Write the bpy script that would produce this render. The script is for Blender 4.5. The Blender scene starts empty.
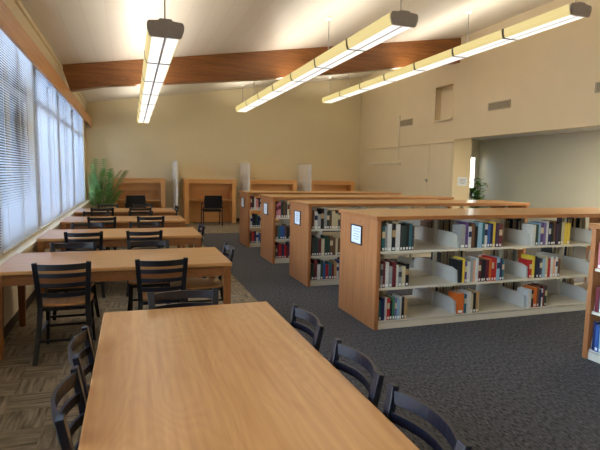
import bpy, math, random
from mathutils import Vector, Matrix
random.seed(7)
S = bpy.context.scene
C = S.collection
PI = math.pi

# ------------------------------------------------------------------ camera, world, exposure
YAW, PITCH, ROLL, FPX = 0.330869, 0.103682, 0.017993, 492.03
cy, sy = math.cos(YAW), math.sin(YAW)
fw = Vector((sy*math.cos(PITCH), cy*math.cos(PITCH), -math.sin(PITCH)))
rt = Vector((cy, -sy, 0)); up = rt.cross(fw)
r2 = math.cos(ROLL)*rt + math.sin(ROLL)*up
u2 = -math.sin(ROLL)*rt + math.cos(ROLL)*up
cam_data = bpy.data.cameras.new('camera'); cam = bpy.data.objects.new('camera', cam_data); C.objects.link(cam)
M = Matrix((r2, u2, -fw)).transposed().to_4x4(); M.translation = Vector((0, 0, 1.58))
cam.matrix_world = M
cam_data.sensor_fit = 'HORIZONTAL'; cam_data.sensor_width = 36.0; cam_data.lens = 36.0*FPX/600.0
cam_data.clip_start = 0.05; cam_data.clip_end = 300
S.camera = cam

w = bpy.data.worlds.new('sky'); S.world = w; w.use_nodes = True
nt = w.node_tree; nt.nodes.clear()
sky = nt.nodes.new('ShaderNodeTexSky'); sky.sky_type = 'NISHITA'; sky.sun_disc = False
sky.sun_elevation = math.radians(48); sky.sun_rotation = math.radians(95)
bg = nt.nodes.new('ShaderNodeBackground'); bg.inputs[1].default_value = 0.72
wo = nt.nodes.new('ShaderNodeOutputWorld')
hs = nt.nodes.new('ShaderNodeHueSaturation'); hs.inputs['Saturation'].default_value = .75
nt.links.new(sky.outputs[0], hs.inputs['Color']); nt.links.new(hs.outputs[0], bg.inputs[0]); nt.links.new(bg.outputs[0], wo.inputs[0])

vs = S.view_settings
vs.view_transform = 'Standard'; vs.look = 'None'; vs.gamma = 1.0; vs.exposure = 1.9
vs.use_curve_mapping = False
LENS, SIDE, UPL, ALC = 0.34, 0.20, 2.5, 9.5      # radiance of the lamps' parts, the added upward strips and alcove panel

# window portals: they only steer the sampling of the sky
for y0 in (1.0, 8.0):
    pd = bpy.data.lights.new('window_portal', 'AREA'); pd.shape = 'RECTANGLE'; pd.size = 7.0; pd.size_y = 2.2
    pd.cycles.is_portal = True
    po = bpy.data.objects.new('window_portal', pd); C.objects.link(po)
    po.location = (-1.46, y0+3.5, 1.85); po.rotation_euler = (PI/2, 0, -PI/2)

# ------------------------------------------------------------------ helpers
def lin(c):
    return tuple(((v/255.0)/12.92 if v/255.0 <= 0.04045 else ((v/255.0+0.055)/1.055)**2.4) for v in c) + (1.0,)

class MB:
    def __init__(s): s.v = []; s.f = []; s.m = []
    def quad(s, a, b, c, d, mi=0):
        n = len(s.v); s.v += [tuple(a), tuple(b), tuple(c), tuple(d)]; s.f.append((n, n+1, n+2, n+3)); s.m.append(mi)
    def box(s, x0, x1, y0, y1, z0, z1, mi=0):
        n = len(s.v)
        s.v += [(x0,y0,z0),(x1,y0,z0),(x1,y1,z0),(x0,y1,z0),(x0,y0,z1),(x1,y0,z1),(x1,y1,z1),(x0,y1,z1)]
        s.f += [tuple(n+i for i in q) for q in ((0,3,2,1),(4,5,6,7),(0,1,5,4),(1,2,6,5),(2,3,7,6),(3,0,4,7))]
        s.m += [mi]*6
        return s
    def hexa(s, lo, hi, mi=0):           # two 4-corner rings (both counter-clockwise seen from above)
        n = len(s.v); s.v += [tuple(p) for p in lo] + [tuple(p) for p in hi]
        s.f += [tuple(n+i for i in q) for q in ((0,3,2,1),(4,5,6,7),(0,1,5,4),(1,2,6,5),(2,3,7,6),(3,0,4,7))]
        s.m += [mi]*6
        return s
    def bar(s, pts, wx, wy, xdir=None, mi=0):   # rectangular bar along a polyline; rings use a fixed horizontal frame unless xdir given
        rings = []
        for i, p in enumerate(pts):
            p = Vector(p)
            t = (Vector(pts[min(i+1, len(pts)-1)]) - Vector(pts[max(i-1, 0)])).normalized()
            a = Vector(xdir) if xdir else Vector((1, 0, 0))
            a = (a - t*a.dot(t)).normalized(); b = t.cross(a)
            hx = (wx[i] if isinstance(wx, (list, tuple)) else wx)/2; hy = (wy[i] if isinstance(wy, (list, tuple)) else wy)/2
            rings.append([p-a*hx-b*hy, p+a*hx-b*hy, p+a*hx+b*hy, p-a*hx+b*hy])
        n = len(s.v)
        for r in rings: s.v += [tuple(q) for q in r]
        for i in range(len(rings)-1):
            k = n+4*i
            for j in range(4):
                s.f.append((k+j, k+(j+1) % 4, k+4+(j+1) % 4, k+4+j)); s.m.append(mi)
        e = n+4*(len(rings)-1)
        s.f += [(n+3, n+2, n+1, n), (e, e+1, e+2, e+3)]; s.m += [mi, mi]
        return s
    def tube(s, pts, r, k=8, mi=0):
        n = len(s.v)
        for i, p in enumerate(pts):
            p = Vector(p)
            t = (Vector(pts[min(i+1, len(pts)-1)]) - Vector(pts[max(i-1, 0)])).normalized()
            a = t.orthogonal().normalized() if abs(t.z) < .95 else Vector((1, 0, 0))
            if abs(t.z) < .95: a = t.cross(Vector((0, 0, 1))).normalized()
            b = t.cross(a).normalized(); a = b.cross(t).normalized()
            rr = r[i] if isinstance(r, (list, tuple)) else r
            for j in range(k):
                an = 2*PI*j/k; s.v.append(tuple(p + a*math.cos(an)*rr + b*math.sin(an)*rr))
        for i in range(len(pts)-1):
            for j in range(k):
                s.f.append((n+i*k+j, n+i*k+(j+1) % k, n+(i+1)*k+(j+1) % k, n+(i+1)*k+j)); s.m.append(mi)
        s.f.append(tuple(n+k-1-j for j in range(k))); s.m.append(mi)
        e = n+(len(pts)-1)*k
        s.f.append(tuple(e+j for j in range(k))); s.m.append(mi)
        return s
    def lathe(s, prof, cx=0, cy_=0, k=20, mi=0):
        n = len(s.v)
        for r, z in prof:
            for j in range(k):
                an = 2*PI*j/k; s.v.append((cx+r*math.cos(an), cy_+r*math.sin(an), z))
        for i in range(len(prof)-1):
            for j in range(k):
                s.f.append((n+i*k+j, n+i*k+(j+1) % k, n+(i+1)*k+(j+1) % k, n+(i+1)*k+j)); s.m.append(mi)
        s.f.append(tuple(n+k-1-j for j in range(k))); s.m.append(mi)
        e = n+(len(prof)-1)*k
        s.f.append(tuple(e+j for j in range(k))); s.m.append(mi)
        return s
    def prism(s, poly, axis, a, b, mi=0):     # poly of 2-D points extruded along axis 'x','y','z' from a to b
        n = len(s.v); k = len(poly)
        for t in (a, b):
            for p, q in poly:
                s.v.append({'x': (t, p, q), 'y': (p, t, q), 'z': (p, q, t)}[axis])
        for j in range(k):
            s.f.append((n+j, n+(j+1) % k, n+k+(j+1) % k, n+k+j)); s.m.append(mi)
        s.f += [tuple(n+k-1-j for j in range(k)), tuple(n+k+j for j in range(k))]; s.m += [mi, mi]
        return s
    def build(s, name, mats, parent=None, bevel=0, smooth=False, seg=2):
        me = bpy.data.meshes.new(name); me.from_pydata(s.v, [], s.f)
        for m in (mats if isinstance(mats, (list, tuple)) else [mats]): me.materials.append(m)
        me.polygons.foreach_set('material_index', s.m)
        if smooth: me.polygons.foreach_set('use_smooth', [True]*len(s.f))
        import bmesh
        bm = bmesh.new(); bm.from_mesh(me); bmesh.ops.recalc_face_normals(bm, faces=bm.faces); bm.to_mesh(me); bm.free()
        me.update()
        o = bpy.data.objects.new(name, me); C.objects.link(o)
        if parent: o.parent = parent
        if bevel:
            md = o.modifiers.new('bevel', 'BEVEL'); md.width = bevel; md.segments = seg; md.limit_method = 'ANGLE'
        return o

def tag(o, label=None, cat=None, group=None, kind=None):
    if label: o['label'] = label
    if cat: o['category'] = cat
    if group: o['group'] = group
    if kind: o['kind'] = kind
    return o
def thing(name, label, cat, loc=(0, 0, 0), rz=0, group=None):
    o = bpy.data.objects.new(name, None); C.objects.link(o); o.empty_display_size = .1
    o.location = loc; o.rotation_euler = (0, 0, rz)
    return tag(o, label, cat, group)
def struct(o): o['kind'] = 'structure'; return o
kids = {}
def copy_tree(o, parent=None):
    c = o.copy(); C.objects.link(c)
    if parent: c.parent = parent
    for ch in [q for q in bpy.data.objects if q.parent == o]: copy_tree(ch, c)
    return c
def dup(o, loc, rz, label, group=None):
    c = copy_tree(o); c.location = loc; c.rotation_euler = (0, 0, rz); c['label'] = label
    if group: c['group'] = group
    return c

# ------------------------------------------------------------------ materials
def new_mat(name):
    m = bpy.data.materials.new(name); m.use_nodes = True
    nt = m.node_tree; b = nt.nodes['Principled BSDF']
    return m, nt, b
def plain(name, col, rough=.5, metal=0, spec=.5, var=0.06, scale=20, bump=0, coat=0):
    m, nt, b = new_mat(name)
    N, L = nt.nodes, nt.links
    tc = N.new('ShaderNodeTexCoord'); no = N.new('ShaderNodeTexNoise'); no.inputs['Scale'].default_value = scale; no.inputs['Detail'].default_value = 4
    L.new(tc.outputs['Object'], no.inputs['Vector'])
    rp = N.new('ShaderNodeValToRGB'); c = lin(col)
    rp.color_ramp.elements[0].position = .3; rp.color_ramp.elements[1].position = .7
    rp.color_ramp.elements[0].color = tuple(max(0, v*(1-var)) for v in c[:3])+(1,)
    rp.color_ramp.elements[1].color = tuple(min(1, v*(1+var)) for v in c[:3])+(1,)
    L.new(no.outputs[0], rp.inputs[0]); L.new(rp.outputs[0], b.inputs['Base Color'])
    b.inputs['Roughness'].default_value = rough; b.inputs['Metallic'].default_value = metal
    b.inputs['Specular IOR Level'].default_value = spec
    if coat: b.inputs['Coat Weight'].default_value = coat; b.inputs['Coat Roughness'].default_value = .2
    if bump:
        bp = N.new('ShaderNodeBump'); bp.inputs['Strength'].default_value = bump; bp.inputs['Distance'].default_value = .01
        L.new(no.outputs[0], bp.inputs['Height']); L.new(bp.outputs[0], b.inputs['Normal'])
    return m
def wood(name, c1, c2, axis='x', rough=.35, fine=1.0, coat=0.15):
    m, nt, b = new_mat(name); N, L = nt.nodes, nt.links
    tc = N.new('ShaderNodeTexCoord'); mp = N.new('ShaderNodeMapping')
    L.new(tc.outputs['Object'], mp.inputs[0])
    sc = {'x': (1.6, 34, 34), 'y': (34, 1.6, 34), 'z': (34, 34, 1.6)}[axis]
    mp.inputs['Scale'].default_value = tuple(v*fine for v in sc)
    n1 = N.new('ShaderNodeTexNoise'); n1.inputs['Scale'].default_value = 1.0; n1.inputs['Detail'].default_value = 7; n1.inputs['Distortion'].default_value = .3
    L.new(mp.outputs[0], n1.inputs['Vector'])
    mp2 = N.new('ShaderNodeMapping'); L.new(tc.outputs['Object'], mp2.inputs[0])
    sc2 = {'x': (.5, 2.3, 2.3), 'y': (2.3, .5, 2.3), 'z': (2.3, 2.3, .5)}[axis]
    mp2.inputs['Scale'].default_value = sc2
    n2 = N.new('ShaderNodeTexNoise'); n2.inputs['Scale'].default_value = 1.3; n2.inputs['Detail'].default_value = 2
    L.new(mp2.outputs[0], n2.inputs['Vector'])
    # contour lines of the broad noise: the arched figure of flat-sawn boards
    mul = N.new('ShaderNodeMath'); mul.operation = 'MULTIPLY'; mul.inputs[1].default_value = 60
    L.new(n2.outputs[0], mul.inputs[0])
    fr = N.new('ShaderNodeMath'); fr.operation = 'PINGPONG'; fr.inputs[1].default_value = 1.0
    L.new(mul.outputs[0], fr.inputs[0])
    mx = N.new('ShaderNodeMath'); mx.operation = 'MULTIPLY_ADD'; mx.inputs[1].default_value = .09
    L.new(fr.outputs[0], mx.inputs[0])
    ms = N.new('ShaderNodeMath'); ms.operation = 'MULTIPLY'; ms.inputs[1].default_value = .8
    L.new(n1.outputs[0], ms.inputs[0]); L.new(ms.outputs[0], mx.inputs[2])
    rp = N.new('ShaderNodeValToRGB'); rp.color_ramp.elements[0].position = .25; rp.color_ramp.elements[1].position = .8
    rp.color_ramp.elements[0].color = lin(c1); rp.color_ramp.elements[1].color = lin(c2)
    L.new(mx.outputs[0], rp.inputs[0]); L.new(rp.outputs[0], b.inputs['Base Color'])
    b.inputs['Roughness'].default_value = rough
    b.inputs['Coat Weight'].default_value = coat; b.inputs['Coat Roughness'].default_value = .22
    return m
def emit(name, col, strength, base=(.3, .3, .28, 1)):
    m, nt, b = new_mat(name); N, L = nt.nodes, nt.links
    b.inputs['Base Color'].default_value = base; b.inputs['Roughness'].default_value = .4
    b.inputs['Emission Color'].default_value = lin(col); b.inputs['Emission Strength'].default_value = strength
    return m

m_wall = plain('wall_paint_cream', (222, 208, 171), .75, var=.02, scale=1.5)
m_wall_r = plain('wall_paint_warm', (228, 211, 177), .7, var=.02, scale=1.5)
m_alcove = plain('wall_paint_grey_green', (214, 210, 190), .6, var=.03, scale=1.0)
m_trim = plain('cream_trim', (232, 218, 188), .5, var=.02)
m_base = plain('dark_vinyl_base', (58, 48, 40), .5)
m_ledge = plain('cream_laminate', (244, 230, 198), .35, var=.03, scale=6)
m_ironblack = plain('black_plastic', (14, 14, 16), .4)
m_frame = plain('bronze_window_frame', (150, 132, 114), .45, metal=.3)
m_black = plain('black_painted_metal', (12, 15, 27), .32, var=.1, spec=.6)  # blue tint in the base stands in for sky reflected in black paint
m_blackfab = plain('black_fabric', (14, 15, 19), .8, var=.2, scale=80)
m_metal = plain('light_grey_shelf_metal', (222, 214, 194), .4, var=.02, spec=.4)
m_bracket = plain('grey_bracket_metal', (206, 201, 190), .4, var=.02, spec=.4)
m_grey = plain('grey_metal', (150, 148, 142), .35, metal=.4)
m_cap = plain('dark_grey_cap', (168, 158, 148), .6)
m_strap = plain('lamp_strap_grey', (96, 94, 92), .6)
m_rib = plain('lamp_rib_grey', (222, 224, 230), .6)
m_white = plain('white_paint', (235, 234, 230), .45, var=.01)
m_part = plain('white_panel', (246, 243, 236), .45, var=.03, scale=3)
m_paper = plain('white_paper', (232, 236, 242), .6, var=.01)
m_ink = plain('grey_print', (150, 162, 182), .7)
m_pages = plain('page_edges', (206, 194, 168), .8, var=.08, scale=60)
m_labelw = plain('white_spine_label', (240, 238, 232), .6, var=.02)
m_vent = plain('vent_grey', (182, 170, 146), .5)
m_ventd = plain('vent_dark', (120, 108, 90), .7)
m_cord = plain('cord_cream', (232, 222, 198), .5)
m_table = wood('table_oak', (186, 126, 68), (218, 162, 100), 'x', .30)
m_edge = wood('table_edge_oak', (128, 76, 38), (168, 108, 58), 'x', .38)
m_legw = wood('leg_oak', (138, 82, 40), (180, 118, 64), 'z', .38)
m_seat = wood('seat_veneer', (200, 134, 74), (230, 172, 108), 'y', .3)
m_end = wood('end_panel_oak', (158, 98, 54), (192, 130, 78), 'z', .42, fine=.8)
m_top = wood('case_top_maple', (196, 142, 84), (226, 178, 116), 'x', .32, fine=.8)
m_topedge = wood('case_edge_oak', (148, 90, 44), (186, 122, 66), 'x', .4)
m_carrel = wood('carrel_oak', (234, 168, 98), (246, 196, 130), 'x', .42)
m_carrelz = wood('carrel_oak_upright', (234, 168, 98), (246, 196, 130), 'z', .42)
m_beam = wood('beam_fir', (112, 66, 28), (162, 104, 50), 'x', .38, fine=.7)
m_val = wood('valance_fir', (196, 138, 86), (222, 172, 118), 'y', .5, fine=.7)
m_lens = emit('lamp_lens', (250, 247, 240), LENS)
m_side = emit('lamp_side_lens', (255, 230, 146), SIDE)
m_up = emit('lamp_added_uplight', (255, 245, 230), UPL)
m_alcadd = emit('added_alcove_glow', (255, 240, 212), ALC)
m_soil = plain('soil', (50, 38, 28), .9)
m_pot = plain('clay_pot', (120, 84, 60), .6)
m_leaf = plain('palm_leaf', (112, 160, 88), .5, var=.3, scale=8)
m_leaf2 = plain('house_plant_leaf', (118, 182, 78), .5, var=.3, scale=12)
m_stem = plain('plant_stem', (96, 92, 52), .7)
m_bark = plain('tree_bark', (82, 68, 56), .9, var=.3, scale=8)
m_tree = plain('tree_leaf', (84, 118, 72), .6, var=.35, scale=3)
m_ground = plain('outdoor_ground', (205, 205, 205), .9, var=.1, scale=.6)

# translucent blind slats
m_slat, nt, b = new_mat('white_blind_slat')
N, L = nt.nodes, nt.links
b.inputs['Base Color'].default_value = lin((236, 238, 242)); b.inputs['Roughness'].default_value = .5
tr = N.new('ShaderNodeBsdfTranslucent'); tr.inputs[0].default_value = lin((232, 238, 248))
ms_ = N.new('ShaderNodeMixShader'); ms_.inputs[0].default_value = .42
L.new(b.outputs[0], ms_.inputs[1]); L.new(tr.outputs[0], ms_.inputs[2]); L.new(ms_.outputs[0], N['Material Output'].inputs[0])
# glass
m_glass, nt, b = new_mat('window_glass'); N, L = nt.nodes, nt.links
tp = N.new('ShaderNodeBsdfTransparent'); gl = N.new('ShaderNodeBsdfGlossy'); gl.inputs['Roughness'].default_value = .02
fr = N.new('ShaderNodeFresnel'); fr.inputs[0].default_value = 1.45
mx = N.new('ShaderNodeMixShader'); tp.inputs[0].default_value = (.94, .97, .98, 1)
L.new(fr.outputs[0], mx.inputs[0]); L.new(tp.outputs[0], mx.inputs[1]); L.new(gl.outputs[0], mx.inputs[2]); L.new(mx.outputs[0], N['Material Output'].inputs[0])

# ceiling boards
m_ceil, nt, b = new_mat('white_ceiling_boards'); N, L = nt.nodes, nt.links
tc = N.new('ShaderNodeTexCoord'); br = N.new('ShaderNodeTexBrick'); mp = N.new('ShaderNodeMapping')
mp.inputs['Rotation'].default_value = (0, 0, PI/2)
L.new(tc.outputs['Object'], mp.inputs[0]); L.new(mp.outputs[0], br.inputs['Vector'])
br.inputs['Scale'].default_value = 1.0; br.inputs['Brick Width'].default_value = 3.6; br.inputs['Row Height'].default_value = .28
br.inputs['Mortar Size'].default_value = .004; br.inputs['Mortar Smooth'].default_value = .3
br.inputs['Color1'].default_value = lin((222, 215, 202)); br.inputs['Color2'].default_value = lin((228, 222, 209)); br.inputs['Mortar'].default_value = lin((212, 205, 190))
L.new(br.outputs['Color'], b.inputs['Base Color']); b.inputs['Roughness'].default_value = .38; b.inputs['Specular IOR Level'].default_value = .4
bp = N.new('ShaderNodeBump'); bp.inputs['Strength'].default_value = .3; bp.inputs['Distance'].default_value = .005; bp.invert = True
L.new(br.outputs['Fac'], bp.inputs['Height']); L.new(bp.outputs[0], b.inputs['Normal'])

# dark carpet
m_carpet, nt, b = new_mat('charcoal_carpet'); N, L = nt.nodes, nt.links
tc = N.new('ShaderNodeTexCoord'); mp = N.new('ShaderNodeMapping'); mp.inputs['Scale'].default_value = (60, 26, 1); mp.inputs['Rotation'].default_value = (0, 0, .5)
L.new(tc.outputs['Object'], mp.inputs[0])
n1 = N.new('ShaderNodeTexNoise'); n1.inputs['Scale'].default_value = 1.0; n1.inputs['Detail'].default_value = 4; n1.inputs['Roughness'].default_value = .7
L.new(mp.outputs[0], n1.inputs['Vector'])
rp = N.new('ShaderNodeValToRGB'); e = rp.color_ramp.elements
e[0].position = .36; e[0].color = lin((50, 50, 52)); e[1].position = .66; e[1].color = lin((112, 112, 114))
L.new(n1.outputs[0], rp.inputs[0]); L.new(rp.outputs[0], b.inputs['Base Color'])
b.inputs['Roughness'].default_value = .95; b.inputs['Specular IOR Level'].default_value = .1
bp = N.new('ShaderNodeBump'); bp.inputs['Strength'].default_value = .6; bp.inputs['Distance'].default_value = .006
L.new(n1.outputs[0], bp.inputs['Height']); L.new(bp.outputs[0], b.inputs['Normal'])

# striped carpet tiles laid quarter-turned
m_tile, nt, b = new_mat('striped_carpet_tiles'); N, L = nt.nodes, nt.links
tc = N.new('ShaderNodeTexCoord')
ck = N.new('ShaderNodeTexChecker'); ck.inputs['Scale'].default_value = 1/.27
ck.inputs['Color1'].default_value = (0, 0, 0, 1); ck.inputs['Color2'].default_value = (1, 1, 1, 1)
L.new(tc.outputs['Object'], ck.inputs['Vector'])
def stripes(scale):
    mp = N.new('ShaderNodeMapping'); mp.inputs['Scale'].default_value = scale
    L.new(tc.outputs['Object'], mp.inputs[0])
    n = N.new('ShaderNodeTexNoise'); n.inputs['Scale'].default_value = 1; n.inputs['Detail'].default_value = 5; n.inputs['Roughness'].default_value = .65
    L.new(mp.outputs[0], n.inputs['Vector'])
    return n
s1, s2 = stripes((3, 34, 1)), stripes((34, 3, 1))
mixc = N.new('ShaderNodeMix'); mixc.data_type = 'FLOAT'
L.new(ck.outputs['Fac'], mixc.inputs[0]); L.new(s1.outputs[0], mixc.inputs[2]); L.new(s2.outputs[0], mixc.inputs[3])
rp = N.new('ShaderNodeValToRGB'); e = rp.color_ramp.elements
e[0].position = .34; e[0].color = lin((98, 86, 68)); e[1].position = .68; e[1].color = lin((172, 156, 130))
L.new(mixc.outputs[0], rp.inputs[0]); L.new(rp.outputs[0], b.inputs['Base Color'])
b.inputs['Roughness'].default_value = .95; b.inputs['Specular IOR Level'].default_value = .1

# ------------------------------------------------------------------ the room
XL, XR, YB, YN = -1.18, 7.58, 15.80, -4.0
def zc(x): return 3.53 + .158*(x+1.15)
g = MB()
g.quad((XL-.3, YN, 0), (1.46, YN, 0), (1.46, 12.75, 0), (XL-.3, 12.75, 0), 0)
g.quad((XL-.3, 12.75, 0), (10.0, 12.75, 0), (10.0, YB+.2, 0), (XL-.3, YB+.2, 0), 0)
g.quad((1.46, YN, 0), (10.2, YN, 0), (10.2, 12.75, 0), (1.46, 12.75, 0), 1)
struct(g.build('floor', [m_tile, m_carpet]))
g = MB(); g.prism([(XL-.4, zc(XL-.4)), (8.3, zc(8.3)), (8.3, zc(8.3)+.15), (XL-.4, zc(XL-.4)+.15)], 'y', YN-.2, YB+.2)
struct(g.build('ceiling', m_ceil))
g = MB(); g.box(XL-.3, 8.3, YB, YB+.15, 0, 5.05)
struct(g.build('wall_back', m_wall))
g = MB(); g.box(XL-.3, 8.3, YN-.15, YN, 0, 5.05)
struct(g.build('wall_near', m_wall))
# right wall with the recess and the wide opening
g = MB(); zt = zc(XR)+.08
NY0, NY1, NZ0, NZ1 = 10.58, 11.30, 3.03, 3.87
XB = 8.10
g.box(XR, XB, 10.42, NY0, 0, zt); g.box(XR, XB, NY1, YB, 0, zt)
g.box(XR, XB, NY0, NY1, 0, NZ0); g.box(XR, XB, NY0, NY1, NZ1, zt); g.box(XR+.16, XB, NY0, NY1, NZ0, NZ1)
g.box(XR, XR+.17, 3.6, 10.42, 2.5, zt)
g.box(XR, XR+.17, YN, 3.6, 0, zt)
struct(g.build('wall_right', m_wall_r))
g = MB(); g.box(XR-.05, XR+.16, NY0-.04, NY1+.05, NZ0-.04, NZ0+.005); g.box(XR-.012, XR+.02, NY1, NY1+.03, NZ0, NZ1); g.box(XR-.012, XR+.02, NY0-.03, NY0, NZ0, NZ1); g.box(XR-.012, XR+.02, NY0-.03, NY1+.03, NZ1, NZ1+.03)
struct(g.build('trim_1', m_wall_r))
g = MB(); g.box(XR-.03, XR, 10.42, YB, 2.435, 2.46)
struct(g.build('trim_2', m_wall_r))
# alcove beyond the opening
g = MB(); g.box(10.0, 10.15, 0.5, 12.52, 0, 2.75)
struct(g.build('wall_alcove', m_alcove))
g = MB(); g.box(XB, 9.68, 12.52, 12.65, 0, 2.75); g.box(9.95, 10.15, 12.52, 12.65, 0, 2.75); g.box(9.68, 9.95, 12.52, 12.65, 0, .9); g.box(9.68, 9.95, 12.52, 12.65, 2.2, 2.75)
struct(g.build('wall_alcove_end', m_alcove))
g = MB(); g.box(XR+.17, 10.15, 0.4, .5, 0, 2.75)
struct(g.build('wall_alcove_near', m_alcove))
g = MB(); g.box(XR+.17, 10.15, .4, 10.42, 2.68, 2.8); g.box(XB, 10.15, 10.42, 12.65, 2.68, 2.8)
struct(g.build('ceiling_alcove', m_white))
wn = MB(); wn.box(9.68, 9.95, 12.55, 12.59, .9, .94); wn.box(9.68, 9.95, 12.55, 12.59, 2.16, 2.2); wn.box(9.68, 9.72, 12.55, 12.59, .94, 2.16); wn.box(9.91, 9.95, 12.55, 12.59, .94, 2.16)
wo_ = struct(wn.build('window_9', m_white))
MB().box(9.72, 9.91, 12.565, 12.57, .94, 2.16).build('pane', m_glass, wo_)
# wall doors (flush closet doors)
for i, (a, bb) in enumerate(((10.5, 11.475), (11.49, 12.5))):
    d = struct(MB().box(XR-.01, XR-.001, a, bb, .02, 2.43).build('door_%d' % (i+1), m_wall_r, bevel=.003))
    if i == 1:
        h = MB().box(XR-.035, XR-.01, 11.51, 11.56, 1.42, 1.50); h.box(XR-.06, XR-.035, 11.5, 11.60, 1.47, 1.49)
        h.build('latch', m_grey, d, bevel=.004)

# window wall
g = MB()
g.box(XL-.25, XL+.03, YN, YB, 0, .65)
g.box(XL-.25, XL-.02, YN, YB, 3.12, zc(XL)+.1)
WIN = [-3.6, -1.3, 1.0, 3.3, 5.6, 7.9, 10.2, 12.5, 15.2]
g.box(XL-.25, XL-.06, YN, WIN[0], .65, 3.14); g.box(XL-.25, XL-.06, WIN[-1]+.05, YB, .65, 3.14)
for y in WIN[1:-1]: g.box(XL-.25, XL-.1, y-.07, y+.07, .65, 3.14)
struct(g.build('wall_left', m_trim))
struct(MB().box(XL-.24, XL+.065, YN, YB, .65, .70).build('trim_3', m_ledge, bevel=.006))
struct(MB().box(XL+.03, XL+.04, YN, YB, 0, .1).build('baseboard_left', m_base))
struct(MB().box(XL, 7.5, YB-.012, YB, 0, .1).build('baseboard_back', m_base))
g = MB(); g.box(XL+.085, XL+.12, YN, YB, 2.83, 3.05); g.box(XL-.02, XL+.12, YN, YB, 3.05, 3.07)
struct(g.build('trim_4', m_val))
struct(MB().box(XL-.02, XL+.01, YN, YB, zc(XL)-.09, zc(XL)-.03).build('trim_5', m_trim))
for i in range(len(WIN)-1):
    y0, y1 = WIN[i]+.07, WIN[i+1]-.07
    if i == len(WIN)-2: y1 = WIN[i+1]+.05
    x0, x1 = XL-.23, XL-.17
    fr_ = MB()
    fr_.box(x0, x1, y0, y1, .70, .80); fr_.box(x0, x1, y0, y1, 3.05, 3.12)
    fr_.box(x0, x1, y0, y0+.05, .8, 3.05); fr_.box(x0, x1, y1-.05, y1, .8, 3.05)
    ym = (y0+y1)/2
    fr_.box(x0, x1, ym-.035, ym+.035, .8, 3.05); fr_.box(x0, x1, y0+.05, ym-.035, 2.50, 2.58); fr_.box(x0, x1, ym+.035, y1-.05, 2.50, 2.58)
    wobj = struct(fr_.build('window_%d' % (i+1), m_frame))
    for a, bb in ((y0+.05, ym-.035), (ym+.035, y1-.05)):
        for za, zb in ((.8, 2.50), (2.58, 3.05)):
            MB().box(XL-.203, XL-.197, a, bb, za, zb).build('pane', m_glass, wobj)
# blinds
blind_edges = [(3.0, 5.55, 24), (5.62, 7.72, 24), (7.84, 9.55, 66), (9.6, 11.0, 66), (11.06, 12.7, 66), (12.76, 15.1, 66)]
names = ['nearest', 'second', 'third', 'fourth', 'fifth', 'farthest']
descr = ['white horizontal blind with open slats at the left edge of the picture, nearest the camera',
         'white horizontal blind with open slats, ending where the closed blinds begin',
         'white blind with closed slats, first beyond the open-slatted blinds',
         'white closed blind, between the first closed blind and the two farther ones',
         'white closed blind, last but one before the palm corner',
         'white closed blind at the far end of the window wall beside the palm']
for (a, bb, tilt), ds in zip(blind_edges, descr):
    r = thing('window_blind', ds, 'blind', (XL-.075, a, .715), 0, 'blinds along the window wall')
    Lb = bb-a
    MB().box(-.03, .03, 0, Lb, 2.33, 2.38).build('headrail', m_white, r)
    s = MB(); z = .05; t = math.radians(tilt); hw = .0185
    while z < 2.32:
        dx, dz = hw*math.cos(t), hw*math.sin(t)
        s.hexa([(-dx, 0, z+dz), (dx, 0, z-dz), (dx, Lb, z-dz), (-dx, Lb, z+dz)],
               [(-dx, 0, z+dz+.0015), (dx, 0, z-dz+.0015), (dx, Lb, z-dz+.0015), (-dx, Lb, z+dz+.0015)])
        z += .028
    s.build('slats', m_slat, r)
    MB().box(-.022, .022, 0, Lb, 0, .02).build('bottom_rail', m_white, r)
    for q in (.12, .5, .88):
        MB().box(.027, .029, Lb*q-.004, Lb*q+.004, .02, 2.33).build('ladder_cord', m_white, r)

# the timber beam under the ceiling
g = MB()
xa, xb = XL-.02, XR
pts = []
n = 12
lo = []
for i in range(n+1):
    x = xa+(xb-xa)*i/n
    lo.append((x, zc(x)-.02-.40-.16*min(1, (x-xa)/4.0)))
lo[0] = (xa+.14, 3.06)
hi = [(xb, zc(xb)), (xa, zc(xa))]
g.prism(lo+hi, 'y', 10.36, 10.58)
tag(g.build('ceiling_beam', m_beam, bevel=.006), 'long brown laminated timber beam crossing under the sloped white ceiling', 'beam')

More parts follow.
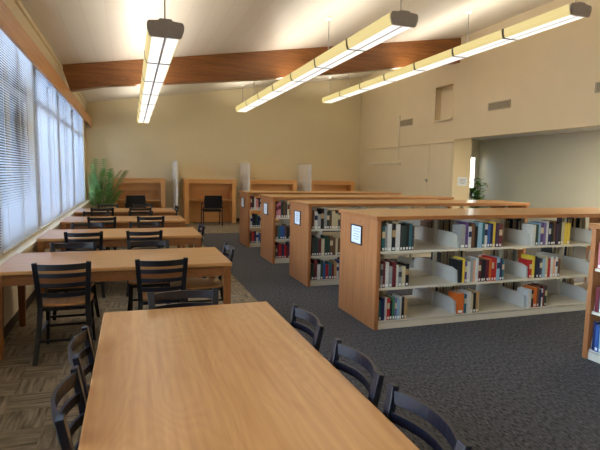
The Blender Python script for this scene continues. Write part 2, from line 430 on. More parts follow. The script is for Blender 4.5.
# ------------------------------------------------------------------ pendant lamps
def pendant(xc, z0, label, yn=5.55, Ltot=9.5, ns=7):
    r = thing('pendant_light', label, 'pendant light', (xc, yn, z0), 0, 'long linear pendant lights')
    # housing
    MB().box(-.158, .158, .03, Ltot, .088, .10).build('housing', m_grey, r)
    sec = Ltot/ns
    l1 = MB(); l2 = MB()
    l1.box(-.135, -.008, .03, Ltot, 0, .006); l2.box(.008, .135, .03, Ltot, 0, .006)
    l1.build('lens', m_lens, r); l2.build('lens', m_lens, r)
    MB().box(-.012, .012, .03, Ltot, -.003, .012).build('centre_rib', m_rib, r)
    for sgn in (-1, 1):
        MB().prism([(sgn*.135, 0), (sgn*.143, .004), (sgn*.163, .05), (sgn*.172, .145), (sgn*.166, .145), (sgn*.158, .06), (sgn*.137, .006)], 'y', .03, Ltot).build('side_lens', m_side, r)
    for k in range(1, ns):
        y = k*sec
        MB().prism([(-.139, -.003), (.139, -.003), (.148, .003), (.168, .05), (.177, .148), (-.177, .148), (-.168, .05), (-.148, .003)], 'y', y-.024, y+.024).build('strap', m_strap, r)
    cap = [(-.15, -.012), (.15, -.012), (.162, .0), (.186, .07), (.186, .12), (.17, .145), (.07, .155), (.06, .172), (-.06, .172), (-.07, .155), (-.17, .145), (-.186, .12), (-.186, .07), (-.162, 0)]
    MB().prism(cap, 'y', -.01, .03).build('end_cap', m_cap, r, bevel=.004)
    MB().prism(cap, 'y', Ltot, Ltot+.03).build('end_cap', m_side, r, bevel=.004)
    MB().box(-.15, .15, .1, Ltot-.1, .104, .108).build('added_uplight', m_up, r)  # glowing strip added inside the trough to raise the room's light
    for y in (.10, 2.5, Ltot-1.6, Ltot-.15):
        zt_ = zc(xc)-z0
        MB().tube([(0, y, .109), (0, y, zt_-.02)], .008, 8).build('stem', m_cap if y < 1 else m_grey, r)
        MB().lathe([(.03, zt_-.05), (.065, zt_-.02), (.065, zt_-.012)], 0, y, 16).build('canopy', m_white, r)
pendant(.36, 2.96, 'long lit pendant light on the left, hanging over the study tables', 5.40, 9.65)
pendant(3.22, 3.43, 'long lit pendant light in the middle, between the other two')
pendant(6.03, 3.875, 'long lit pendant light on the right, highest and nearest the vented wall')
pendant(.335, 2.95, 'added pendant light behind the camera, in line with the left one', -3.7, 5.55, 4)  # this and the next two: unseen row added to light the foreground
pendant(3.12, 3.40, 'added pendant light behind the camera, in line with the middle one', -3.7, 5.55, 4)
pendant(5.93, 3.84, 'added pendant light behind the camera, in line with the right one', -3.7, 5.55, 4)
g = MB().box(8.0, 8.6, 1.2, 6.6, 2.655, 2.68)  # light panel added out of view to brighten the alcove walls
tag(g.build('added_alcove_light', m_alcadd), 'added flat ceiling light, out of view, brightening the alcove behind the wide opening', 'ceiling light')

# ------------------------------------------------------------------ tables
TZ = .74
def make_table(label, Lx=1.95, Ly=1.0):
    r = thing('library_table', label, 'table', (0, 0, 0), 0, 'wooden library tables')
    MB().box(-Lx/2, Lx/2, -Ly/2, Ly/2, TZ-.034, TZ).build('tabletop', m_table, r, bevel=.006)
    a = MB(); ix, iy = Lx/2-.022, Ly/2-.022
    a.box(-ix+.06, ix-.06, -iy, -iy+.022, TZ-.125, TZ-.035); a.box(-ix+.06, ix-.06, iy-.022, iy, TZ-.125, TZ-.035)
    a.box(-ix, -ix+.022, -iy+.06, iy-.06, TZ-.125, TZ-.035); a.box(ix-.022, ix, -iy+.06, iy-.06, TZ-.125, TZ-.035)
    a.build('apron', m_edge, r)
    for sx in (-1, 1):
        for sy_ in (-1, 1):
            x, y = sx*(Lx/2-.045), sy_*(Ly/2-.045); h = .036; q = .026
            xb_, yb_ = x+sx*.008, y+sy_*.008
            MB().hexa([(xb_-q, yb_-q, 0), (xb_+q, yb_-q, 0), (xb_+q, yb_+q, 0), (xb_-q, yb_+q, 0)],
                      [(x-h, y-h, TZ-.035), (x+h, y-h, TZ-.035), (x+h, y+h, TZ-.035), (x-h, y+h, TZ-.035)]).build('leg', m_legw, r, bevel=.003)
    return r
TX = -.106
T0 = make_table('large wooden library table in the foreground, running lengthwise toward the camera', 2.44, 1.0)
T0.location = (.333, 3.075-1.22, 0); T0.rotation_euler = (0, 0, PI/2)
rows = [4.52, 6.60, 8.68, 10.74]
tl = ['wooden library table set crosswise just beyond the foreground table, end against the window ledge',
      'second crosswise wooden table from the foreground, end against the window ledge',
      'third crosswise wooden table from the foreground, end against the window ledge',
      'farthest crosswise wooden table, nearest the study carrels']
T1 = make_table(tl[0], 1.985); T1.location = (TX, rows[0]+.50, 0)
for y, l_ in zip(rows[1:], tl[1:]): dup(T1, (TX, y+.50, 0), 0, l_)

# ------------------------------------------------------------------ chairs
def arc(xh, y0, bulge, z, n=8):
    return [(xh*(2*i/n-1), y0-bulge*(1-(2*i/n-1)**2), z) for i in range(n+1)]
def post_y(z): return -.205-.065*max(0, (z-.45))/.37
def post_x(z): return .180+.022*max(0, (z-.45))/.37
def make_chair(label):
    r = thing('ladder_back_chair', label, 'chair')
    for sx in (-1, 1):
        MB().bar([(sx*.215, -.325, 0), (sx*.190, -.235, .26), (sx*.180, -.205, .45), (sx*.190, post_y(.64), .64), (sx*.202, post_y(.83), .83)], [.036, .040, .040, .040, .040], [.028, .032, .032, .028, .026]).build('leg', m_black, r, bevel=.003)
        MB().bar([(sx*.195, .205, 0), (sx*.178, .175, .435)], [.024, .032], [.024, .032]).build('leg', m_black, r, bevel=.003)
    for nm, z, h in (('top_rail', .793, .05), ('back_slat', .722, .036), ('back_slat', .640, .036), ('back_slat', .556, .036)):
        xh = post_x(z)-.012
        pts = arc(xh, post_y(z), .05, z, 10)
        mb = MB(); n0 = 0
        ring = []
        for i, p in enumerate(pts):
            a = Vector(pts[min(i+1, 10)])-Vector(pts[max(i-1, 0)]); nn = Vector((a.y, -a.x, 0)).normalized()*.006
            ring.append((Vector(p), nn))
        for i in range(10):
            p, a = ring[i]; q, c = ring[i+1]
            lo_ = [p-a-Vector((0, 0, h/2)), p+a-Vector((0, 0, h/2)), q+c-Vector((0, 0, h/2)), q-c-Vector((0, 0, h/2))]
            hi_ = [v+Vector((0, 0, h)) for v in lo_]
            mb.hexa(lo_, hi_)
        mb.build(nm, m_black, r)
    # seat: rounded veneer board
    poly = []
    for i in range(40):
        an = 2*PI*i/40; ca, sa = math.cos(an), math.sin(an)
        e_ = .5
        x = .205*math.copysign(abs(ca)**e_, ca); y = .20*math.copysign(abs(sa)**e_, sa)
        poly.append((x*(1.0+.06*y/.2), y+.005))
    sb = MB(); n_ = len(poly)
    sb.prism(poly, 'z', .445, .463)
    so = sb.build('seat', m_seat, r, bevel=.005)
    f = MB()
    f.bar([(-.175, -.195, .428), (-.172, .175, .428)], .022, .03); f.bar([(.175, -.195, .428), (.172, .175, .428)], .022, .03)
    f.box(-.17, .17, .165, .187, .413, .443); f.box(-.17, .17, -.207, -.185, .413, .443)
    f.build('seat_frame', m_black, r)
    for sx in (-1, 1):
        MB().bar([(sx*.191, -.250, .22), (sx*.187, .188, .22)], .016, .022).build('stretcher', m_black, r)
    MB().box(-.182, .182, .182, .196, .165, .187).build('stretcher', m_black, r)
    MB().box(-.19, .19, -.268, -.254, .165, .187).build('stretcher', m_black, r)
    return r
TOPY = .27
spots = [  # x, y of the back's top, rotation (0: faces +Y), label
 (-.222, 2.31, -PI/2, 'black ladder-back chair at the left side of the foreground table, farther of two'),
 (-.216, 1.785, -PI/2, 'black ladder-back chair at the left side of the foreground table, nearer of two'),
 (.882, 2.43, PI/2, 'black chair pushed into the right side of the foreground table, farthest of three'),
 (.882, 1.81, PI/2, 'black chair pushed into the right side of the foreground table, middle of three'),
 (.882, 1.30, PI/2, 'black chair pushed into the right side of the foreground table, cut off at bottom'),
 (.305, 3.14, PI, 'black chair at the far end of the foreground table, only its top rail showing'),
]
ords = ['first', 'second', 'third', 'fourth']
near_y = [4.36, 6.50, 8.55, 10.62]; near_x = [(-.545, .24), (-.56, .15), (-.46, .30), (-.56, .17)]
for k, y in enumerate(near_y):
    for j, x in enumerate(near_x[k]):
        spots.append((x, y, 0, 'black ladder-back chair on the near side of the %s crosswise table, %s seat' % (ords[k], ('window-side', 'aisle-side')[j])))
for k, y in enumerate(rows):
    for j, x in enumerate(((-.575, .165), (-.60, .18), (-.62, .16), (-.50, .24))[k]):
        spots.append((x, y+1.045, PI, 'black ladder-back chair on the far side of the %s crosswise table, %s seat' % (ords[k], ('window-side', 'aisle-side')[j])))
for k, (x, y) in {0: (.94, 4.97), 1: (.945, 7.10), 3: (.935, 11.1)}.items():
    spots.append((x, y, PI/2, 'black chair at the aisle end of the %s crosswise table, facing the windows' % ords[k]))
ch0 = None
for x, y, rz, lb in spots:
    ox = x - (-TOPY)*(-math.sin(rz)); oy = y - (-TOPY)*math.cos(rz)
    if ch0 is None:
        ch0 = make_chair(lb); ch0['group'] = 'black ladder-back chairs'
        ch0.location = (ox, oy, 0); ch0.rotation_euler = (0, 0, rz)
    else: dup(ch0, (ox, oy, 0), rz, lb)

# ------------------------------------------------------------------ library bookcases
BOT, MID, TOPS = .09, .433, .812      # upper faces of the three shelves
def bookcase(x0, yf, depth, pitch, nb, label, single=False, H=1.175, rz=0, loc=None):
    # local: length along X from 0, front face at y=0, back at y=depth
    r = thing('library_bookcase', label, 'bookcase', loc or (x0, yf, 0), rz, 'low wooden-ended bookcases')
    t = .045; Lb = nb*pitch
    for x in (0, t+Lb):
        p = MB().box(x, x+t, 0, depth, 0, H-.045).build('end_panel', m_end, r, bevel=.004)
    MB().box(-.015, 2*t+Lb+.015, -.015, depth+.015, H-.043, H).build('top', [m_top], r, bevel=.004)
    ed = MB(); 
    ed.box(-.019, 2*t+Lb+.019, -.019, -.0151, H-.042, H-.003); ed.box(-.019, -.0151, -.015, depth+.015, H-.042, H-.003)
    ed.box(2*t+Lb+.0151, 2*t+Lb+.019, -.015, depth+.015, H-.042, H-.003); ed.box(-.019, 2*t+Lb+.019, depth+.0151, depth+.019, H-.042, H-.003)
    ed.build('top_edging', m_topedge, r)
    yc = depth/2 if not single else depth-.03
    b_ = MB(); b_.box(t, t+Lb, .02, depth-.02, 0, .068)
    b_.build('base', m_metal, r)
    for k in range(nb+1):
        x = t+k*pitch; x = min(max(x, t+.02), t+Lb-.02)
        MB().box(x-.015, x+.015, yc-.022, yc+.022, .068, H-.046).build('upright', m_metal, r)
    MB().box(t+.04, t+Lb-.04, yc-.012, yc+.012, H-.08, H-.046).build('top_rail', m_metal, r)
    sides = [(.015, yc-.03, 1)] + ([] if single else [(depth-.015, yc+.03, -1)])
    for (ya, yb, sg) in sides:
        for k in range(nb):
            xa_, xb_ = t+k*pitch+.006, t+(k+1)*pitch-.006
            for zs in (BOT, MID, TOPS):
                s = MB()
                y_lo, y_hi = min(ya, yb), max(ya, yb)
                s.box(xa_, xb_, y_lo, y_hi, zs-.012, zs)
                if zs != BOT: s.box(xa_, xb_, min(ya, ya+sg*.012), max(ya, ya+sg*.012), zs-.024, zs-.012)
                so = s.build('shelf', m_metal, r)
                for xx in (xa_+.003, xb_-.003):
                    ff = ya+sg*.02
                    MB().prism([(ff, zs), (yb, zs), (yb, zs+.165), (ff+sg*.10, zs+.160), (ff+sg*.012, zs+.135)], 'x', xx-.0015, xx+.0015).build('bracket', m_bracket, so)
    return r
XF = 2.32
banks = [(4.37, .955, 'nearest long low bookcase, wooden end panel facing the tables, shelves half empty'),
         (6.39, .932, 'second low bookcase from the camera, full of books at its near end'),
         (8.21, .895, 'third low bookcase from the camera, end panel between the second and the farthest'),
         (10.17, .89, 'farthest low bookcase, standing in front of the study carrels')]
for y, p, lb in banks: bookcase(XF, y, .92 if y < 5 else .85, p, 4, lb)
# bookcase at the right edge: runs toward the camera, books face left
bookcase(0, 0, .40, .90, 3, 'bookcase cut off at the right picture edge, its books facing left', single=True, loc=(3.77, 3.19, 0), rz=-PI/2, H=1.20)

# framed signs on the end panels
for (yb_, _, _), nm in zip(banks, ('nearest', 'second', 'third', 'farthest')):
    r = thing('framed_sign', 'white printed sign in a dark frame on the %s bookcase end panel' % nm, 'sign', (XF-.001, yb_+.47, .935), 0, 'section signs on the bookcase ends')
    fr_ = MB(); fr_.box(-.012, 0, -.135, .135, -.105, -.092); fr_.box(-.012, 0, -.135, .135, .092, .105); fr_.box(-.012, 0, -.135, -.122, -.092, .092); fr_.box(-.012, 0, .122, .135, -.092, .092)
    fr_.build('frame', m_black, r)
    c_ = MB().box(-.006, -.001, -.122, .122, -.092, .092).build('card', m_paper, r)
    k = MB()
    for j, (wd) in enumerate((.14, .17, .12, .16, .10)):
        z = .062-j*.028
        k.box(-.0068, -.006, -wd/2, wd/2, z-.003, z+.003)
    k.build('print_lines', m_ink, c_)

# ------------------------------------------------------------------ books
PAL = {'teal': (44, 104, 116), 'white': (216, 213, 206), 'grey': (158, 158, 156), 'black': (28, 28, 32), 'dark grey': (62, 64, 68), 'dark green': (40, 66, 56),
       'green': (66, 128, 92), 'light blue': (150, 186, 206), 'blue': (54, 92, 158), 'navy blue': (34, 42, 84), 'purple': (96, 70, 128), 'dark purple': (62, 40, 70),
       'maroon': (110, 34, 44), 'red': (186, 40, 38), 'orange': (222, 110, 38), 'yellow': (234, 200, 70), 'cream': (212, 196, 156), 'peach': (226, 172, 138),
       'pink': (206, 128, 134), 'brown': (112, 76, 52), 'tan': (188, 152, 104), 'violet': (124, 108, 160)}
bm_cache = {}
def bmat(c):
    if c not in bm_cache: bm_cache[c] = plain('book_cloth_'+c.replace(' ', '_'), PAL[c], .5, var=.08, scale=30)
    return bm_cache[c]
alt = {'white': 'navy blue', 'cream': 'maroon', 'grey': 'dark grey', 'black': 'tan', 'navy blue': 'white', 'red': 'cream', 'yellow': 'black', 'light blue': 'navy blue', 'peach': 'brown', 'pink': 'maroon', 'tan': 'maroon'}
def book(x, y, z, rz, wd, h, d, col, label, group, parts=True, lean=0):
    cov = MB(); t = .0025
    zs = sorted([0, h*.52, h*.78, h]); cm = bmat(col); am = bmat(alt.get(col, 'cream'))
    for i in range(3):
        mi = 1 if (i == 1 and random.random() < .2) else 0
        cov.quad((-wd/2, 0, zs[i]), (wd/2, 0, zs[i]), (wd/2, 0, zs[i+1]), (-wd/2, 0, zs[i+1]), mi)
    cov.box(-wd/2, wd/2, .0002, t, 0, h); cov.box(-wd/2, -wd/2+t, t, d, 0, h); cov.box(wd/2-t, wd/2, t, d, 0, h)
    me = bpy.data.meshes.new('book'); me.from_pydata(cov.v, [], cov.f)
    me.materials.append(cm); me.materials.append(am); me.polygons.foreach_set('material_index', cov.m); me.update()
    o = bpy.data.objects.new('book', me); C.objects.link(o)
    tag(o, label, 'book', group); o.location = (x, y, z); o.rotation_euler = (0, lean, rz)
    MB().box(-wd/2+t, wd/2-t, t+.0005, d-.004, .003, h-.004).build('page_block', m_pages, o)
    if parts and random.random() < .8: MB().box(-wd*.32, wd*.32, -.0008, -.0001, .010, .036).build('spine_label', m_labelw, o)
    return o
ORD = ['first', 'second', 'third', 'fourth', 'fifth', 'sixth', 'seventh', 'eighth', 'ninth', 'tenth', 'eleventh', 'twelfth', 'thirteenth', 'fourteenth', 'fifteenth', 'sixteenth', 'seventeenth', 'eighteenth', 'nineteenth', 'twentieth', 'last']
SZ = {'top': TOPS, 'middle': MID, 'bottom': BOT}
YF0 = 4.37+.02
def row(cols, x0, x1, y, shelf, where, group, rz=0, hs=(.21, .27), parts=True, along=1, axis='x', zoff=.0008, d=(.15, .19)):
    n = len(cols); tot = x1-x0
    ws = [1.0*(c[1] if isinstance(c, tuple) else random.uniform(.75, 1.25)) for c in cols]
    sc = tot/sum(ws); p = x0
    for i, c in enumerate(cols):
        nm = c[0] if isinstance(c, tuple) else c
        wv = ws[i]*sc; h = random.uniform(*hs)
        jit = random.uniform(0, .012)
        ctr = p+wv/2; p += wv
        lab = '%s book, %s from %s on %s shelf, %s' % (nm, ORD[min(i, 20)], 'left', shelf, where)
        if axis == 'x': X_, Y_ = ctr, y+(jit if rz == 0 else -jit)
        else: X_, Y_ = y+jit, ctr
        book(X_, Y_, SZ[shelf]+zoff, rz, wv-.0022, h, random.uniform(*d), nm, lab, group, parts)
G = 'books on the nearest bookcase'
nb1, nb2, nb3 = 'first bay of nearest bookcase', 'second bay of nearest bookcase', 'third bay of nearest bookcase'
row(['teal', 'grey', ('white', 1.2), 'black', ('white', 1.3), 'dark grey', 'dark green', 'black', 'teal', ('dark grey', .8)], 2.385, 2.765, YF0, 'top', nb1, G, hs=(.235, .28))
row([('grey', 1.7), 'purple', 'white', 'brown', 'black', ('light blue', 1.6), 'teal', 'white', 'blue', 'navy blue', 'yellow', 'dark purple', 'maroon'], 3.335, 3.88, YF0, 'top', nb2, G, hs=(.23, .28))
row([('white', 1.2), 'dark green', 'light blue', 'purple', 'violet', 'white', 'navy blue', 'black', 'brown', 'dark purple', 'black', 'cream', 'yellow', 'yellow'], 4.30, 4.86, YF0, 'top', nb3, G, hs=(.235, .275))
row(['grey', 'maroon', 'white', 'grey', ('maroon', 1.2), 'white', 'grey', ('cream', 1.2), 'black'], 2.385, 2.72, YF0, 'middle', nb1, G, hs=(.20, .27))
row([('black', 1.4), 'yellow', 'purple', ('white', 1.5), 'grey', 'peach', 'white', 'maroon', 'black', 'dark purple', 'maroon', ('orange', 1.2), 'red', 'red', ('light blue', 1.3), 'navy blue', 'teal'], 3.335, 3.94, YF0, 'middle', nb2, G, hs=(.225, .27))
row([('red', .9), 'yellow', 'black', 'navy blue', 'dark grey', 'light blue', 'cream', 'red', 'white', 'peach', 'white', 'brown'], 4.295, 4.74, YF0, 'middle', nb3, G, hs=(.21, .26))
row(['teal', 'navy blue', 'white', 'red', 'black', 'green', 'violet', 'light blue', 'white', 'black', 'tan'], 2.385, 2.71, YF0, 'bottom', nb1, G, hs=(.20, .245))
row([('orange', 2.2), 'teal', ('white', 1.4), 'cream', 'black', 'tan'], 3.335, 3.62, YF0, 'bottom', nb2, G, hs=(.19, .24))
row([('white', 1.6), 'black', ('orange', 1.5), 'brown', 'navy blue', 'white', 'maroon', 'dark green'], 4.295, 4.58, YF0, 'bottom', nb3, G, hs=(.20, .24))
# far side of the nearest bookcase: seen from behind between the shelves
cols = list(PAL)
dark = ['black', 'dark grey', 'navy blue', 'maroon', 'dark green', 'brown', 'cream', 'white', 'teal', 'grey', 'tan', 'dark purple']
for k, bay in enumerate(('first', 'second', 'third', 'fourth')):
    for sh in ('top', 'middle', 'bottom'):
        xa_ = XF+.06+k*.955+random.uniform(.02, .35); n_ = random.randint(8, 11)
        if k == 0: xa_ = 2.44+random.uniform(0, .06)
        row([random.choice(dark) for _ in range(n_)], xa_, xa_+n_*.045, 4.37+.92-.02, sh, '%s bay, far side of nearest bookcase' % bay, 'books on the far side of the nearest bookcase', rz=PI, parts=False, hs=(.21, .28), d=(.16, .21))
# books at the near ends of the other cases
for (yb_, _, _), nm, x1 in zip(banks[1:], ('second', 'third', 'farthest'), (3.0, 2.98, 2.9)):
    for sh in ('top', 'middle', 'bottom'):
        n_ = 15
        if nm == 'farthest': n_ = 12
        pal = {'top': ['maroon', 'grey', 'black', 'dark green', 'brown', 'cream', 'dark grey', 'white', 'pink', 'navy blue'],
               'middle': ['black', 'dark grey', 'dark green', 'maroon', 'brown', 'navy blue', 'cream', 'blue', 'teal', 'white'],
               'bottom': ['dark grey', 'navy blue', 'blue', 'dark green', 'tan', 'red', 'teal', 'maroon', 'white', 'black']}[sh]
        row([random.choice(pal) for _ in range(n_)], XF+.065, x1, yb_+.02, sh, 'near end of %s bookcase' % nm, 'books on the %s bookcase' % nm, hs=(.20, .285))
# bookcase at the right edge (books face left, lined up toward the camera)
for sh, cl in (('top', ['pink', 'white', 'purple', 'white', 'maroon', 'blue', 'cream', 'black']),
               ('middle', ['maroon', 'grey', 'light blue', 'blue', 'light blue', 'navy blue', 'white', 'teal']),
               ('bottom', ['navy blue', 'blue', 'light blue', 'light blue', 'white', 'blue', 'red', 'grey'])):
    n_ = len(cl); y_ = 3.13
    for i, c in enumerate(cl):
        wv = random.uniform(.030, .045)
        y_ -= wv
        book(3.77+.02+random.uniform(0, .01), y_+wv/2-.005, SZ[sh]+.0008, -PI/2, wv-.002, random.uniform(.22, .27), random.uniform(.16, .19), c,
             '%s book, %s from left on %s shelf, bookcase at right picture edge' % (c, ORD[i], sh), 'books on the right-edge bookcase')

# ------------------------------------------------------------------ study carrels
def make_carrel(wd, label):
    r = thing('study_carrel', label, 'study carrel', (0, 0, 0), 0, 'wooden study carrels along the back wall')
    H, D, t = 1.365, .58, .13
    for x in (0, wd-t): MB().box(x, x+t, 0, D, 0, H-.03).build('side_panel', m_carrelz, r, bevel=.004)
    MB().box(-.01, wd+.01, -.01, D, H-.03, H).build('top', m_carrel, r, bevel=.004)
    MB().box(t, wd-t, .01, .035, H-.13, H-.03).build('fascia', m_carrel, r)
    MB().box(t, wd-t, D-.03, D, 0, H-.03).build('back_panel', m_carrel, r)
    MB().box(t, wd-t, .03, D-.03, .70, .735).build('desktop', m_carrel, r, bevel=.004)
    MB().box(t, wd-t, .30, .325, 1.0, H-.13-.01).build('hutch_board', m_carrel, r)
    return r
cl = [('first wooden study carrel from the windows, beside the palm', -.53, 1.49), ('second wooden study carrel from the windows, black chair drawn up to it', 1.52, 1.58),
      ('third wooden study carrel from the windows, half hidden by bookcases', 3.49, 1.6), ('fourth wooden study carrel from the windows, at the right wall corner', 5.56, 1.58)]
for lb, x, wd in cl:
    c = make_carrel(wd, lb); c.location = (x, 15.19, 0)
# white partitions between carrels
for x, lb in ((1.245, 'white upright partition panel between the first and second carrels'), (3.36, 'white upright partition panel between the second and third carrels'), (5.33, 'white upright partition panel between the third and fourth carrels')):
    r = thing('partition_panel', lb, 'partition', (x, 14.58, 0), 0, 'white partitions between the carrels')
    MB().box(-.018, .018, 0, 1.18, .03, 1.87).build('panel', m_part, r, bevel=.004)
    f = MB(); f.box(-.03, .03, -.012, .0, .0, 1.88); f.box(-.03, .03, 1.18, 1.2, 0, 1.88); f.box(-.025, .025, -.012, 1.2, 1.87, 1.89); f.build('edge_frame', m_white, r)
    for y in (.05, 1.1): MB().box(-.05, .05, y, y+.06, 0, .03).build('foot', m_grey, r)

def office_chair(label, loc):
    r = thing('office_chair', label, 'office chair', loc, 0, 'black carrel chairs')
    MB().box(-.255, .255, -.20, .26, .42, .48).build('seat', m_blackfab, r, bevel=.02)
    bk = MB()
    for i in range(8):
        z0, z1 = .52+i*.0475, .52+(i+1)*.0475
        def yy(z): return -.22-.10*(z-.5)
        def xx(z): return .265-.02*((z-.7)/.2)**2
        bk.hexa([(-xx(z0), yy(z0)-.02, z0), (xx(z0), yy(z0)-.02, z0), (xx(z0), yy(z0)+.015, z0), (-xx(z0), yy(z0)+.015, z0)],
                [(-xx(z1), yy(z1)-.02, z1), (xx(z1), yy(z1)-.02, z1), (xx(z1), yy(z1)+.015, z1), (-xx(z1), yy(z1)+.015, z1)])
    bk.build('backrest', m_blackfab, r)
    for sx in (-1, 1):
        MB().tube([(sx*.275, -.21, 0.0), (sx*.275, -.19, .42), (sx*.275, -.215, .58)], .016).build('leg', m_black, r)
        MB().tube([(sx*.275, .27, 0.0), (sx*.275, .24, .42), (sx*.275, .20, .64)], .016).build('leg', m_black, r)
        MB().box(sx*.285-.024, sx*.285+.024, -.2, .22, .645, .67).build('armrest', m_black, r, bevel=.008)
    return r
office_chair('black armchair drawn up to the second study carrel', (2.27, 14.74, 0))
office_chair('black chair at the first study carrel, behind the last table', (.11, 14.70, 0))

# ------------------------------------------------------------------ palm in the corner
def frond(length, az, lift, droop, nl, wl, ll):
    s = MB(); pts = []
    n_ = 12
    for i in range(n_+1):
        t = i/n_
        rr = length*(math.sin(lift)*t + droop*t*t*.7)
        z = length*(math.cos(lift)*t - droop*t*t*.8)
        pts.append(Vector((rr*math.cos(az), rr*math.sin(az), z)))
    s.tube(pts, [.008*(1-.8*i/n_) for i in range(n_+1)], 5, 0)
    for k in range(nl):
        t = .34+.65*k/nl; f = t*n_; i = min(int(f), n_-1); p = pts[i].lerp(pts[i+1], f-i)
        tg = (pts[i+1]-pts[i]).normalized(); sd = tg.cross(Vector((0, 0, 1)))
        if sd.length < .1: sd = Vector((math.sin(az), -math.cos(az), 0))
        sd.normalize()
        L_ = ll*(1-.6*abs(t-.45))
        for sg in (-1, 1):
            d = (sd*sg*.9+tg*.6+Vector((0, 0, -.30))).normalized()
            nrm = d.cross(tg).normalized(); wv = d.cross(nrm).normalized()*wl
            a = p; m_ = p+d*L_*.45; e_ = p+d*L_+Vector((0, 0, -.05*L_))
            nv = len(s.v)
            th = nrm*.0012
            s.v += [tuple(a), tuple(m_+wv), tuple(e_), tuple(m_-wv), tuple(m_+th)]
            s.f += [(nv, nv+1, nv+4), (nv+1, nv+2, nv+4), (nv+2, nv+3, nv+4), (nv+3, nv, nv+4), (nv, nv+3, nv+2, nv+1)]; s.m += [1]*5
    return s
r = thing('potted_palm', 'tall green palm plant in the far corner by the windows', 'plant', (-.82, 15.28, 0))
MB().lathe([(.13, 0), (.15, .02), (.19, .32), (.20, .34), (.17, .34), (.165, .30)], 0, 0, 24).build('pot', m_pot, r, smooth=True)
MB().lathe([(.164, .28), (.10, .305), (.01, .31)], 0, 0, 16).build('soil', m_soil, r)
random.seed(11)
for k, (azd, lift, ln, dr) in enumerate([(-95, .07, 1.70, .05), (-42, .30, 1.72, .24), (200, .10, 1.55, .05), (-68, .20, 1.50, .16), (-125, .22, 1.35, .14), (-55, .13, 1.45, .08), (-160, .12, 1.25, .06), (-80, .48, 1.15, .3), (-48, .45, 1.05, .24), (-130, .34, .85, .2)]):
    az = math.radians(azd)
    f = frond(ln, az, lift, dr, 20, .016, .34)
    f.v = [(max(x, -.30), -.14 if (x > .24 and y > -.14 and z < 1.15) else min(y, .40), z) for x, y, z in f.v]
    f = f.build('frond', [m_stem, m_leaf], r)
    f.location = (.03*math.cos(az), .03*math.sin(az), .29)
# leafy plant in the alcove
r = thing('potted_plant', 'leafy green house plant in the alcove beside the narrow window', 'plant', (8.60, 10.80, 0))
MB().lathe([(.12, 0), (.14, .02), (.17, .30), (.18, .32), (.15, .32)], 0, 0, 20).build('pot', m_pot, r, smooth=True)
MB().lathe([(.148, .28), (.01, .30)], 0, 0, 16).build('soil', m_soil, r)
st = MB(); lf = MB()
for k in range(12):
    az = k*2.4; top = Vector((.12*math.cos(az), .12*math.sin(az), random.uniform(1.15, 1.6))); base = Vector((.04*math.cos(az), .04*math.sin(az), .28))
    mid = base.lerp(top, .5)+Vector((.03*math.cos(az+1), .03*math.sin(az+1), 0))
    st.tube([base, mid, top], [.009, .007, .004], 5)
    for q in range(16):
        t = .45+.55*q/15; p = base.lerp(top, t); a2 = random.uniform(0, 2*PI)
        d = Vector((math.cos(a2), math.sin(a2), random.uniform(-.3, .5))).normalized(); L_ = random.uniform(.17, .26)
        sd = d.cross(Vector((0, 0, 1))).normalized()*L_*.26; nv = len(lf.v); up_ = Vector((0, 0, .008))
        lf.v += [tuple(p), tuple(p+d*L_*.5+sd+up_), tuple(p+d*L_), tuple(p+d*L_*.5-sd+up_), tuple(p+d*L_*.5)]
        lf.f += [(nv, nv+1, nv+4), (nv+1, nv+2, nv+4), (nv+2, nv+3, nv+4), (nv+3, nv, nv+4), (nv, nv+3, nv+2, nv+1)]; lf.m += [0]*5
st.build('stems', m_stem, r); lf.build('foliage', m_leaf2, r)

# ------------------------------------------------------------------ wall fittings
for y0, y1, z0, z1, lb in ((8.57, 9.25, 3.05, 3.22, 'beige louvred air vent on the right wall above the wide opening'), (12.4, 13.06, 3.02, 3.2, 'beige louvred air vent on the right wall, left of the recess'), (5.9, 6.56, 3.05, 3.23, 'beige louvred air vent cut off at the right picture edge')):
    r = thing('air_vent', lb, 'vent', (XR, (y0+y1)/2, z0), 0, 'air vents on the right wall')
    hw, hh = (y1-y0)/2, z1-z0
    MB().box(-.006, -.001, -hw+.02, hw-.02, .02, hh-.02).build('backing', m_ventd, r)
    f = MB(); f.box(-.018, 0, -hw, hw, 0, .02); f.box(-.018, 0, -hw, hw, hh-.02, hh); f.box(-.018, 0, -hw, -hw+.02, .02, hh-.02); f.box(-.018, 0, hw-.02, hw, .02, hh-.02)
    f.build('frame', m_vent, r)
    s = MB(); nn = 20
    for i in range(nn):
        y = -hw+.03+(2*hw-.06)*i/(nn-1); s.box(-.014, -.006, y-.008, y+.008, .02, hh-.02)
    s.build('louvres', m_vent, r)
r = thing('wall_rail', 'horizontal pale rail bracketed to the right wall near the corner', 'rail', (XR, 13.9, 1.95))
MB().tube([(-.10, -.98, 0), (-.10, .98, 0)], .018, 10).build('bar', m_cord, r)
for y in (-.9, .9):
    b2 = MB(); b2.box(-.012, 0, y-.05, y+.05, -.07, .07); b2.box(-.12, -.012, y-.02, y+.02, -.025, .025); b2.build('bracket', m_cord, r, bevel=.004)
r = thing('wall_conduit', 'thin vertical conduit with a small box above the wall rail', 'conduit', (XR, 13.12, 2.06))
MB().tube([(-.014, 0, 0), (-.014, 0, 1.16)], .012, 8).build('pipe', m_cord, r)
MB().box(-.04, 0, -.04, .04, 1.16, 1.28).build('junction_box', m_cord, r, bevel=.004)
r = thing('paper_notice', 'white paper notice on the side of the opening', 'notice', (7.87, 10.419, 1.46))
MB().box(-.15, .15, -.002, -.0002, -.11, .11).build('sheet', m_paper, r)
k = MB()
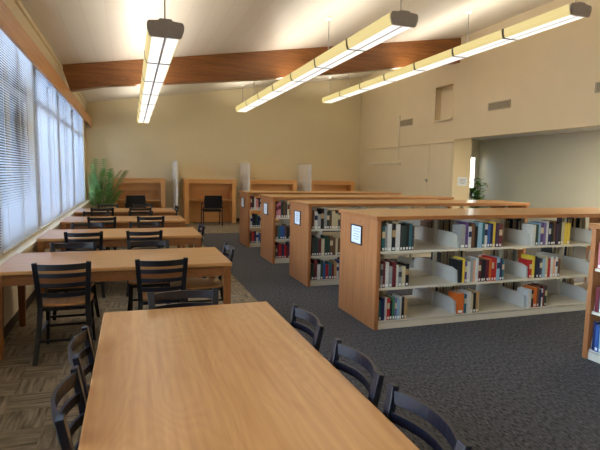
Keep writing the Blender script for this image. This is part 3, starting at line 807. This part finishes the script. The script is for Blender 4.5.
for j, wd in enumerate((.2, .16, .22, .12)): k.box(-wd/2, wd/2, -.0028, -.0021, .055-j*.035-.006, .055-j*.035+.006)
k.build('print_lines', m_ink, r)
r = thing('wall_switch', 'small pale switch plate on the alcove wall beside the plant', 'switch', (10.0, 12.05, 1.30))
MB().box(-.01, -.001, -.05, .05, -.10, .10).build('plate', m_cord, r, bevel=.003)
MB().box(-.016, -.01, -.015, .015, -.03, .03).build('rocker', m_grey, r)

# ------------------------------------------------------------------ outdoors
g = MB(); g.quad((-60, -40, -.25), (XL-.26, -40, -.25), (XL-.26, 70, -.25), (-60, 70, -.25)); struct(g.build('ground', m_ground))
g = MB(); g.quad((10.2, -40, -.25), (60, -40, -.25), (60, 70, -.25), (10.2, 70, -.25)); g.quad((-60, 12.9+3.2, -.25), (60, 16.1, -.25), (60, 70, -.25), (-60, 70, -.25))
struct(g.build('ground', m_ground))
tl_ = ['leafy tree outside the windows, nearest the building', 'leafy tree outside the windows, second along', 'taller leafy tree outside, farthest to the left', 'leafy tree outside past the far end of the room', 'round leafy tree outside behind the others']
for (x, y, h, rad), lb in zip(((-5.5, 21, 6.5, 2.2), (-7.5, 29, 8.5, 3.0), (-11, 24, 8.5, 3.0), (-6.0, 37, 9, 3.2), (-13.5, 36, 10, 3.6)), tl_):
    r = thing('tree', lb, 'tree', (x, y, -.25), 0, 'trees outside the windows')
    MB().tube([(0, 0, 0), (.05, .03, h*.35), (0, .1, h*.7)], [.16, .13, .06], 8).build('trunk', m_bark, r)
    lf = MB()
    blobs = [(random.uniform(-.6, .6)*rad, random.uniform(-.6, .6)*rad, h*.62+random.uniform(-.9, .8)*rad, rad*random.uniform(.4, .65)) for _ in range(9)]
    for q in range(1900):
        bx, by, bz, br_ = random.choice(blobs)
        d = Vector((random.gauss(0, 1), random.gauss(0, 1), random.gauss(0, 1))).normalized()*br_*random.uniform(.5, 1)
        p = Vector((bx, by, bz))+d
        a = Vector((random.gauss(0, 1), random.gauss(0, 1), random.gauss(0, 1))).normalized(); b3 = a.orthogonal().normalized(); L_ = .2
        lf.quad(p-a*L_, p+b3*L_*.6, p+a*L_, p-b3*L_*.6)
    lf.build('crown', m_tree, r)
